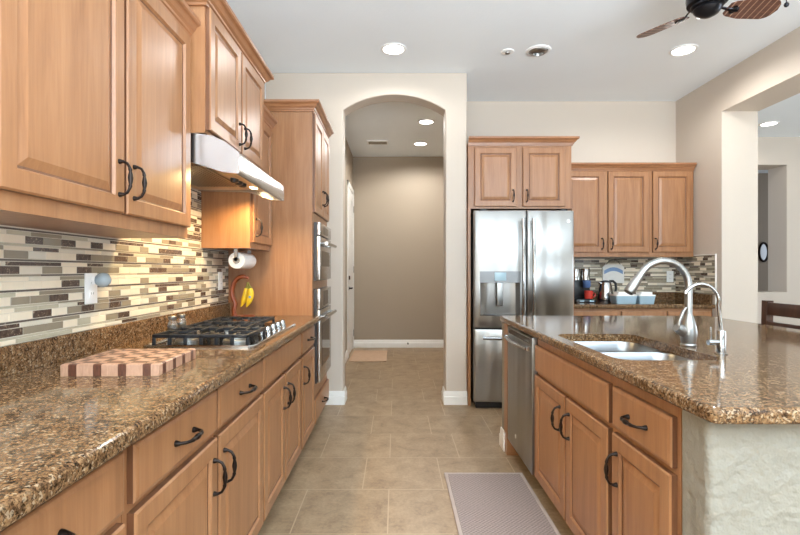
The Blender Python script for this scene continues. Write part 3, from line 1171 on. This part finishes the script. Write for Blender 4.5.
# island worktop with the sink cut-out
t = thing('island_countertop', 'brown granite island countertop around the sink', 'countertop', (0, 0, 0))
X0, X1, Y0, Y1 = .735, 2.21, 1.113, 3.42
SX0, SX1, SY0, SY1 = .800, 1.188, 1.715, 2.430
SR = .070
outer = []
for ins, z in ((.013, .914), (.008, .9128), (.0038, .9098), (.0010, .906), (0, .901), (0, .884), (.0015, .880), (.005, .8768), (.008, .876)):
    outer.append(rrect(X0 + ins, X1 - ins, Y0 + ins, Y1 - ins, .020, z, 4))
bm = bmesh.new()
def ring(pts): return [bm.verts.new(p) for p in pts]
rings = [ring(p) for p in outer]
for a, b in zip(rings, rings[1:]):
    for i in range(len(a)):
        j = (i + 1) % len(a)
        bm.faces.new((a[i], a[j], b[j], b[i]))
ht = ring(rrect(SX0, SX1, SY0, SY1, SR, .914, 8))
hb = ring(rrect(SX0, SX1, SY0, SY1, SR, .876, 8))
for i in range(len(ht)):
    j = (i + 1) % len(ht)
    bm.faces.new((ht[i], ht[j], hb[j], hb[i]))
def edges_of(r): return [bm.edges.get((r[i], r[(i + 1) % len(r)])) for i in range(len(r))]
bmesh.ops.triangle_fill(bm, use_beauty=True, use_dissolve=False, edges=edges_of(rings[0]) + edges_of(ht), normal=(0, 0, 1))
bmesh.ops.triangle_fill(bm, use_beauty=True, use_dissolve=False, edges=edges_of(rings[-1]) + edges_of(hb), normal=(0, 0, -1))
MB().from_bm(bm).build('slab', M['granite'], t, angle=9)

# undermount double sink
t = thing('kitchen_sink', 'undermount double-bowl stainless sink set in the island', 'sink', ((SX0 + SX1) / 2, (SY0 + SY1) / 2, .876))
ox, oy = (SX0 + SX1) / 2, (SY0 + SY1) / 2


def bowl(y0, y1, depth):
    x0, x1 = SX0 - .004 - ox, SX1 + .004 - ox
    y0, y1 = y0 - oy, y1 - oy
    R_ = min(.075, (y1 - y0) / 2.4)
    rings = []
    for ins, z in ((-.016, -.0008), (0, -.0008), (.004, -.012), (.008, -.06), (.014, -depth + .03), (.026, -depth + .008), (.05, -depth)):
        rings.append(rrect(x0 + ins, x1 - ins, y0 + ins, y1 - ins, max(.02, R_ - ins * .5), z, 8))
    b = MB().loops(rings, False, True).build('bowl', M['sink'], t)
    cxx, cyy = .02, (y0 + y1) / 2
    MB().lathe([(.045, -depth + .001), (.043, -depth + .004), (.03, -depth + .002), (.002, -depth + .001)], (cxx, cyy, 0), 20).build('drain', M['nickel'], b)


YD = 2.115
bowl(SY0 - .004, YD - .012, .205)
bowl(YD + .012, SY1 + .004, .185)

# pull-down faucet
t = thing('kitchen_faucet', 'tall arched brushed nickel faucet behind the sink', 'faucet', (1.243, 2.04, .9142))
MB().lathe([(.030, 0), (.031, .006), (.028, .012), (.031, .03), (.034, .055), (.030, .085), (.022, .115), (.0155, .135)], (0, 0, 0), 28).build('body', M['nickel'], t)
pts = [(0, 0, .13), (0, 0, .20)]
for k in range(19):
    a = radians(0 + 150 * k / 18)
    pts.append((-.112 + .112 * cos(a), -.0 - .02 * (1 - cos(a)) / 2, .256 + .105 * sin(a)))
MB().tube(pts, [.0145] * len(pts), 16).build('spout', M['nickel'], t)
e = Vector(pts[-1])
dirv = (Vector(pts[-1]) - Vector(pts[-2])).normalized()
sp = MB().tube([e, e + dirv * .012, e + dirv * .016, e + dirv * .05, e + dirv * .092, e + dirv * .098], [.0150, .0158, .0162, .0195, .0225, .019], 18).build('spray_head', M['nickel'], t)
MB().tube([e + dirv * .098, e + dirv * .101], [.018, .016], 16).build('spray_face', M['grey_case'], sp)
hdl = MB().tube([(-.022, -.006, .058), (-.045, -.010, .074), (-.058, -.012, .082)], [.021, .022, .019], 16)
hdl.tube([(-.050, -.012, .082), (-.046, -.014, .112), (-.030, -.016, .150), (-.020, -.017, .165)], [.008, .0075, .0065, .005], 12)
hdl.build('lever', M['nickel'], t)

# slim filtered-water tap
t = thing('water_filter_tap', 'slim chrome gooseneck filter tap next to the tall faucet', 'faucet', (1.250, 1.845, .9142))
MB().lathe([(.022, 0), (.022, .004), (.0155, .006), (.0155, .088), (.014, .091)], (0, 0, 0), 24).build('body', M['steel_smooth'], t)
pts = [(0, 0, .09), (-.006, 0, .14), (-.012, 0, .19)]
for k in range(15):
    a = radians(5 + 148 * k / 14)
    pts.append((-.080 + .068 * cos(a), -.004, .200 + .069 * sin(a)))
MB().tube(pts, [.0062] * (len(pts) - 1) + [.0065], 12).build('spout', M['steel_smooth'], t)
hdl = MB().tube([(-.012, 0, .045), (-.050, 0, .045)], [.011, .011], 14)
hdl.tube([(-.040, 0, .050), (-.040, 0, .104)], [.0035, .003], 10)
hdl.build('valve_handle', M['steel_smooth'], t)

# ------------------------------------------------------------------ bar stool beyond the island
t = thing('bar_stool', 'dark wooden bar stool behind the island', 'stool', (2.165, 2.83, 0))
MB().box(-.23, .19, -.22, .22, .625, .665, bev=.012).build('seat', M['wood_chair'], t)
for x, y in ((-.20, -.19), (-.20, .19)):
    MB().prism([(x - .02, .625), (x + .02, .625), (x + .012, 0), (x - .022, 0)], y - .02, y + .02).build('leg', M['wood_chair'], t)
for y in (-.215, .215):
    MB().prism([(.165, 0), (.205, 0), (.205, .62), (.170 + .045, 1.045), (.170, 1.045), (.160, .62)], y - .02, y + .02).build('rear_post', M['wood_chair'], t)
for z0, z1, n_ in ((.955, 1.035, 'top_rail'), (.868, .915, 'back_slat'), (.745, .80, 'back_slat')):
    MB().box(.172, .192, -.195, .195, z0, z1, bev=.005).build(n_, M['wood_chair'], t)
fr = MB()
for y in (-.19, .19):
    fr.box(-.19, .165, y - .012, y + .012, .24, .275)
fr.box(-.212, -.188, -.18, .18, .20, .235).build('footrest', M['wood_chair'], t)

# ------------------------------------------------------------------ refrigerator
FX0, FX1, FY = .695, 1.592, 4.255
FW = FX1 - FX0
t = thing('refrigerator', 'stainless french-door refrigerator with a water dispenser', 'refrigerator', (FX0, FY, 0))
MB().box(.012, FW - .012, .075, .84, .03, 1.762).build('case', M['grey_case'], t)
MB().box(.02, FW - .02, .045, .075, .005, .06).build('toe_grille', M['black'], t)
mb = MB()
for x in (.06, FW - .12):
    mb.box(x, x + .06, .03, .13, 1.7625, 1.785, bev=.005)
mb.build('hinge_cover', M['black'], t)


def fy(x, b=.030):
    u = (x - FW / 2) / (FW / 2)
    return b * (u * u) - .0


def curved_door(x0, x1, z0, z1, hole=None):
    """door skin bowed across the whole width, with rounded vertical edges; hole (xa, xb, za, zb, depth)"""
    xs = [x0, x0 + .003, x0 + .008, x0 + .016]
    nn = 14
    inner0, inner1 = x0 + .016, x1 - .016
    xs += [inner0 + (inner1 - inner0) * k / nn for k in range(1, nn)]
    xs += [x1 - .016, x1 - .008, x1 - .003, x1]
    zs = [z0, z0 + .004, z0 + .012, z1 - .012, z1 - .004, z1]
    if hole:
        xs = sorted(set([x for x in xs if not (abs(x - hole[0]) < .012 or abs(x - hole[1]) < .012)] + [hole[0], hole[1]]))
        zs = sorted(zs + [hole[2], hole[3]])
    def yy(x, z):
        e = min(x - x0, x1 - x)
        ez = min(z - z0, z1 - z)
        r1 = 0.016
        y = fy(x)
        if e < r1: y += r1 - sqrt(max(0, r1 * r1 - (r1 - e) ** 2))
        if ez < .012: y += .012 - sqrt(max(0, .012 ** 2 - (.012 - ez) ** 2))
        return y
    mb = MB()
    v, f = [], []
    nx, nz = len(xs), len(zs)
    for z in zs:
        for x in xs:
            v.append((x, yy(x, z), z))
    for j in range(nz - 1):
        for i in range(nx - 1):
            if hole and hole[0] - 1e-6 <= xs[i] < hole[1] - 1e-6 and hole[2] - 1e-6 <= zs[j] < hole[3] - 1e-6:
                continue
            f.append((j * nx + i, j * nx + i + 1, (j + 1) * nx + i + 1, (j + 1) * nx + i))
    mb.add(v, f)
    yb = .072
    # sides and back
    rim = [(x, yy(x, z0), z0) for x in xs] + [(x1, yy(x1, z), z) for z in zs[1:]] + [(x, yy(x, z1), z1) for x in reversed(xs[:-1])] + [(x0, yy(x0, z), z) for z in reversed(zs[1:-1])]
    back = [(p[0], yb, p[2]) for p in rim]
    mb.loops([rim, back], False, True)
    return mb


XM = .464      # meeting line of the two doors
dA = curved_door(.002, XM - .003, .722, 1.772, (.055, .405, .832, 1.128))
d1 = dA.build('door', M['steel'], t)
dp = thing('dispenser', None, None)
dp.parent = d1
dy = fy(.10)
rec = MB()
ya, yb2 = .012, .066
hx0, hx1, hz0, hz1 = .055, .405, .832, 1.128
# walls of the niche, curved back
seg = 12
rows = []
for k in range(seg + 1):
    u = -1 + 2 * k / seg
    x = (hx0 + hx1) / 2 + u * (hx1 - hx0) / 2
    rows.append((x, fy(x) if k in (0, seg) else ya + (yb2 - ya) * sqrt(max(0, 1 - u ** 4))))
v = [(x, y, hz0) for x, y in rows] + [(x, y, hz1) for x, y in rows]
n1 = seg + 1
rec.add(v, [(i, i + 1, n1 + i + 1, n1 + i) for i in range(seg)])
frontv = [(x, fy(x), hz0) for x, _ in rows] + [(x, fy(x), hz1) for x, _ in rows]
for z, off in ((hz0, 0), (hz1, 1)):
    vv = [(x, y, z) for x, y in rows] + [(x, fy(x), z) for x, _ in rows]
    rec.add(vv, [(i, i + 1, n1 + i + 1, n1 + i) for i in range(seg)])
bpy.data.objects.remove(dp)
dp = rec.build('dispenser', M['recess'], d1)
pts = []
cp = MB()
vv = []
for z in (1.128, 1.228):
    for k in range(13):
        x = hx0 - .004 + (hx1 - hx0 + .008) * k / 12
        vv.append((x, fy(x) - .010, z))
for z in (1.128, 1.228):
    for k in range(13):
        x = hx0 - .004 + (hx1 - hx0 + .008) * k / 12
        vv.append((x, fy(x) + .004, z))
ff = []
for k in range(12):
    ff += [(k, k + 1, 13 + k + 1, 13 + k), (26 + k, 26 + k + 1, k + 1, k), (13 + k, 13 + k + 1, 39 + k + 1, 39 + k)]
ff += [(0, 13, 39, 26), (12, 25, 51, 38)]
cp.add(vv, ff).build('dispenser_panel', M['panel_grey'], d1)
MB().box(.178, .282, fy(.23) - .0135, fy(.23) + .004, 1.145, 1.218, bev=.003).build('dispenser_display', M['display'], d1)
MB().box(.205, .255, .008, .030, .92, 1.127, bev=.006).build('dispenser_nozzle', M['nickel'], d1)
MB().box(.09, .37, .0, .05, .8325, .842).build('drip_tray', M['grey_case'], d1)
d2 = curved_door(XM + .003, FW - .002, .722, 1.772).build('door', M['steel'], t)
fz = curved_door(.002, FW - .002, .062, .712).build('freezer_drawer', M['steel'], t)


def bar_handle(x, z0, z1, parent):
    mb = MB()
    pts = []
    for k in range(15):
        u = -1 + 2 * k / 14
        pts.append((x, fy(x) - .050 - .020 * (1 - u * u), z0 + (z1 - z0) * (u + 1) / 2))
    mb.tube(pts, .0155, 14)
    for z in (z0 + .03, z1 - .03):
        mb.box(x - .012, x + .012, fy(x) - .055, fy(x) + .002, z - .018, z + .018, bev=.004)
    mb.build('handle', M['steel_smooth'], parent)


bar_handle(XM - .045, .80, 1.69, d1)
bar_handle(XM + .045, .80, 1.69, d2)
mb = MB()
pts = []
for k in range(15):
    u = -1 + 2 * k / 14
    x = FW / 2 + u * .38
    pts.append((x, fy(x) - .055, .640))
mb.tube(pts, .015, 14)
for x in (.09, FW - .09):
    mb.box(x - .015, x + .015, fy(x) - .055, fy(x) + .002, .628, .652, bev=.004)
mb.build('handle', M['steel_smooth'], fz)
MB().lathe([(.017, 0), (.016, -.003), (.013, -.003), (.012, -.001)], (FW - .055, fy(FW - .055) + .0005, 1.675), 20, 'y').build('badge', M['plastic_white'], d2)

# ------------------------------------------------------------------ cabinets on the back wall
fc = cabinet('wall_cabinet', 'deep two-door cabinet over the refrigerator', 'cabinet', (.660, 4.385, 1.80), 0, .943, YB - 4.385 - .002, 0, .605,
             [(.055, .440, .018, .555, .405, .115), (.495, .880, .018, .555, .530, .115)], crown=(.575, False, True), group='wall cabinets on the back wall')
cabinet('wall_cabinet', 'two-door wall cabinet above the coffee maker', 'cabinet', (1.607, 4.85, 1.374), 0, .948, YB - 4.85 - .002, 0, .875,
        [(.085, .490, .045, .86, .465, .13), (.530, .940, .045, .86, .560, .13)], crown=(.868, False, False), group='wall cabinets on the back wall')
cabinet('wall_cabinet', 'one-door wall cabinet in the corner by the wide opening', 'cabinet', (2.556, 4.85, 1.374), 0, .450, YB - 4.85 - .002, 0, .875,
        [(.030, .425, .045, .86, .055, .13)], crown=(.868, False, False), group='wall cabinets on the back wall')
tag(MB().box(0, .025, 0, .79, 0, 1.799).build('refrigerator_side_panel', M['wood'], None, (.6575, 4.385, 0)), 'tall maple panel between arch wall and refrigerator', 'cabinet panel')
tag(MB().box(0, .020, 0, .79, 0, 1.799).build('refrigerator_side_panel', M['wood'], None, (1.6085 - .0225 + .0205, 4.385, 0)), 'tall maple panel between refrigerator and coffee counter', 'cabinet panel')

bx0 = 1.629
cabinet('base_cabinet', 'three-drawer base cabinet under the coffee counter', 'cabinet', (bx0, 4.575, 0), 0, 3.015 - bx0, .60, TOE, TOPB,
        [(.015, .485, .13, .69, .45, .58), (.515, .930, .13, .69, .55, .58), (.955, 1.370, .13, .69, .99, .58)],
        [(.015, .485, .715, .848, True), (.515, .930, .715, .848, True), (.955, 1.370, .715, .848, True)], toe=True)
t = thing('coffee_countertop', 'brown granite countertop on the back wall under the coffee maker', 'countertop', (bx0, 4.535, 0))
MB().prism([(y - 4.535, z) for y, z in bullnose(4.535, YB - .002, .876, .914)], 0, 3.017 - bx0, 'x').build('slab', M['granite'], t, angle=9)
MB().box(0, 3.017 - bx0, YB - .022 - 4.535, YB - .002 - 4.535, .9145, 1.004).build('backsplash_strip', M['granite'], t)
MB().box(3.017 - bx0 - .02, 3.017 - bx0, .04, YB - .0225 - 4.535, .9145, 1.004).build('backsplash_strip', M['granite'], t)
mb = mosaic(3.017 - bx0, 1.0042, 1.373, 11, lambda u, o, z: (bx0 + u, YB - .001 - o, z))
struct('trim_3', mb, TILES, 'mosaic tile backsplash behind the coffee maker', smooth=False)
mb = mosaic(YB - .01 - 4.53, 1.0042, 1.385, 13, lambda u, o, z: (XR0 - .001 - o, 4.53 + u, z))
struct('trim_4', mb, TILES, 'mosaic tile return beside the wide opening', smooth=False)
struct('trim_5', MB().box(XR0 - .012, XR0 - .0005, 4.520, 4.529, .9145, 1.392).box(XR0 - .012, XR0 - .0005, 4.529, 4.846, 1.3855, 1.392), M['white'], 'white edge strip ending the mosaic return')

# ------------------------------------------------------------------ things on the coffee counter
t = thing('coffee_maker', 'black and steel coffee maker beside the refrigerator', 'coffee maker', (1.905, 4.93, .9144))
MB().box(-.10, .10, -.13, .12, 0, .03, bev=.006).build('base', M['black'], t)
MB().box(-.10, .10, .03, .12, .0305, .22, bev=.006).build('column', M['black'], t)
for x in (-.055, .045):
    MB().lathe([(.043, .2205), (.046, .224), (.046, .335), (.042, .342), (.002, .343)], (x, .02, 0), 24).build('steel_tank', M['steel_smooth'], t)
MB().lathe([(.030, .145), (.038, .16), (.038, .2195), (.002, .22)], (.035, -.045, 0), 22).build('filter_basket', M['blue_plastic'], t)
for x in (-.045, .055):
    MB().box(x - .022, x + .022, -.1315, -.129, .006, .024).build('button_panel', M['display'], t)
t = thing('mug', 'red ceramic mug on the coffee maker tray', 'mug', (1.950, 4.860, .945))
MB().lathe([(.030, 0), (.040, .006), (.042, .085), (.039, .085), (.036, .010), (.002, .008)], (0, 0, 0), 26).build('cup', M['red'], t)
pts = [(.040 + .030 * sin(pi * k / 10), 0, .018 + .05 * k / 10) for k in range(11)]
MB().tube(pts, .006, 10).build('handle', M['red'], t)

t = thing('electric_kettle', 'steel electric kettle with black handle next to the mug', 'kettle', (2.125, 4.87, .9144))
MB().lathe([(.078, 0), (.078, .02), (.07, .026)], (0, 0, 0), 28).build('base', M['black'], t)
MB().lathe([(.074, .0265), (.075, .05), (.068, .12), (.055, .185), (.050, .20)], (0, 0, 0), 28).build('body', M['steel_smooth'], t)
MB().lathe([(.051, .2005), (.048, .212), (.02, .22), (.002, .222)], (0, 0, 0), 24).build('lid', M['black'], t)
MB().tube([(-.045, -.01, .19), (-.066, -.014, .198), (-.078, -.016, .207)], [.018, .014, .009], 10).build('spout', M['steel_smooth'], t)
pts = [(.040, 0, .212), (.075, 0, .214), (.102, 0, .19), (.108, 0, .14), (.098, 0, .09), (.070, 0, .045)]
MB().tube(pts, [.012, .012, .0125, .012, .0115, .010], 12).build('handle', M['black'], t)

for x0, x1, lab, ly in ((2.110, 2.318, 'pale blue storage container next to the kettle', 4.68), (2.330, 2.495, 'small pale blue storage container behind the tall faucet', 4.68)):
    t = thing('storage_container', lab, 'container', ((x0 + x1) / 2, ly, .9144), 0, 'pale blue containers on the coffee counter')
    hw_ = (x1 - x0) / 2
    MB().loops([rrect(-hw_ + .012, hw_ - .012, -.07, .07, .015, 0), rrect(-hw_, hw_, -.08, .08, .018, .075)]).build('tub', M['tub'], t)
    MB().loops([rrect(-hw_ - .001, hw_ + .001, -.082, .082, .018, .0755), rrect(-hw_ - .001, hw_ + .001, -.082, .082, .018, .086),
                rrect(-hw_ + .03, hw_ - .02, -.055, .055, .012, .088), rrect(-hw_ + .03, hw_ - .02, -.055, .055, .012, .112)]).build('lid', M['plastic_white'], t)

t = thing('hanging_sign', 'whitewashed wooden plaque with a blue arch on the mosaic', 'sign', (2.335, YB - .010, 1.0))
pl = MB()
poly = [(-.115, .10), (.115, .10), (.115, .27), (.085, .30), (-.085, .30), (-.115, .27)]
pl.prism(poly, -.016, 0).build('board', M['plaque'], t)
arch = [(-.10 + .2 * k / 12, .235 + .035 * sin(pi * k / 12)) for k in range(13)]
arch += [(.10 - .2 * k / 12, .195 + .035 * sin(pi * (12 - k) / 12)) for k in range(13)]
MB().prism(arch, -.0185, -.0162).build('blue_arch', M['blue'], t)
MB().tube([(-.075, -.010, .30), (-.05, -.014, .335), (0, -.016, .352), (.05, -.014, .335), (.075, -.010, .30)], .003, 8).build('hanging_wire', M['bronze'], t)

# ------------------------------------------------------------------ mats
t = thing('floor_mat', 'grey-pink woven kitchen mat on the floor before the sink', 'mat', (.292, 1.35, 0))
MB().loops([rrect(.02, .453, .02, 1.543, .004, .0005), rrect(.02, .453, .02, 1.543, .004, .009)]).build('mat_field', M['mat_grey'], t)
mb = MB()
for a, b, c, d in ((0, .473, 0, .0195), (0, .473, 1.5435, 1.563), (0, .0195, .0195, 1.5435), (.4535, .473, .0195, 1.5435)):
    mb.box(a, b, c, d, .0005, .010, bev=.003)
mb.build('mat_binding', M['mat_edge'], t)
tag(MB().loops([rrect(-.64, -.13, 6.50, 7.36, .01, .0005), rrect(-.64, -.13, 6.50, 7.36, .01, .010), rrect(-.632, -.138, 6.508, 7.352, .01, .012)]).build(
    'door_mat', M['mat_tan'], None), 'pinkish tan doormat by the white hall door', 'mat')

# ------------------------------------------------------------------ ceiling fan
t = thing('ceiling_fan', 'dark three-blade ceiling fan over the island', 'ceiling fan', (1.855, 2.86, CEIL))
MB().lathe([(.065, 0), (.065, -.012), (.03, -.05), (.014, -.055), (.014, -.15)], (0, 0, 0), 24).build('canopy', M['fan_metal'], t)
MB().lathe([(.03, -.10), (.085, -.115), (.108, -.15), (.112, -.20), (.108, -.235), (.09, -.242)], (0, 0, 0), 32).build('motor_housing', M['fan_metal'], t)
MB().lathe([(.088, -.2425), (.088, -.255), (.074, -.262), (.076, -.272), (.060, -.296), (.035, -.310), (.012, -.316), (.002, -.317)], (0, 0, 0), 32).build('hub_bowl', M['fan_metal'], t)
for ang in (122, 2, 242):
    a = radians(ang)
    rot = Matrix.Rotation(a, 4, 'Z') @ Matrix.Rotation(radians(-15), 4, 'X')
    tr = Matrix.Translation((0, 0, -.262))
    out = []
    for k in range(25):
        u = k / 24
        # paddle outline: narrow at the root, rounded tip
        x = .120 + .310 * u
        w_ = .050 + .024 * min(1, u / .35)
        if u > .78: w_ *= sqrt(max(0.0, 1 - ((u - .78) / .22) ** 2))
        if u < .06: w_ *= .75 + .25 * u / .06
        out.append((x, w_))
    loop = [(x, w_) for x, w_ in out] + [(x, -w_) for x, w_ in reversed(out[:-1])]
    b = MB().loops([[(x, y, -.003) for x, y in loop], [(x, y, .003) for x, y in loop]])
    b.v = [tuple(p) for p in b.v]
    o = b.build('blade', M['blade'], t)
    o.matrix_local = tr @ rot
    i = MB().tube([(.075, 0, .026), (.10, .010, .016), (.135, 0, -.006), (.185, 0, -.006)], [.011, .009, .011, .016], 10, flat=.5)
    i.lathe([(.012, -.010), (.012, -.003)], (.160, .018, 0), 12).lathe([(.012, -.010), (.012, -.003)], (.160, -.018, 0), 12)
    io = i.build('blade_iron', M['fan_metal'], o)
t = thing('pull_cord', 'thin pull cord with a dark ball hanging near the fan', 'pull cord', (2.18, 2.68, CEIL))
MB().lathe([(.02, 0), (.018, -.012), (.004, -.016)], (0, 0, 0), 14).build('ceiling_hook', M['fan_metal'], t)
MB().tube([(0, 0, -.014), (0, 0, -.328)], .0022, 8).build('cord', M['fan_metal'], t)
MB().lathe([(.003, -.326), (.010, -.332), (.013, -.341), (.010, -.350), (.002, -.355)], (0, 0, 0), 14).build('ball', M['fan_metal'], t)

# oval mirror seen through the pass-through
t = thing('oval_mirror', 'small dark-framed oval mirror through the living room pass-through', 'mirror', (6.885, 8.998, 1.58))
def oval(rx, rz_, y): return [(rx * cos(2 * pi * k / 32), y, rz_ * sin(2 * pi * k / 32)) for k in range(32)]
MB().loops([oval(.10, .19, 0), oval(.10, .19, -.02), oval(.085, .17, -.03), oval(.068, .15, -.02), oval(.066, .148, -.012)], False, False).build('frame', M['bronze'], t)
MB().loops([oval(.068, .15, -.004), oval(.068, .15, -.010)]).build('glass', M['steel_smooth'], t)
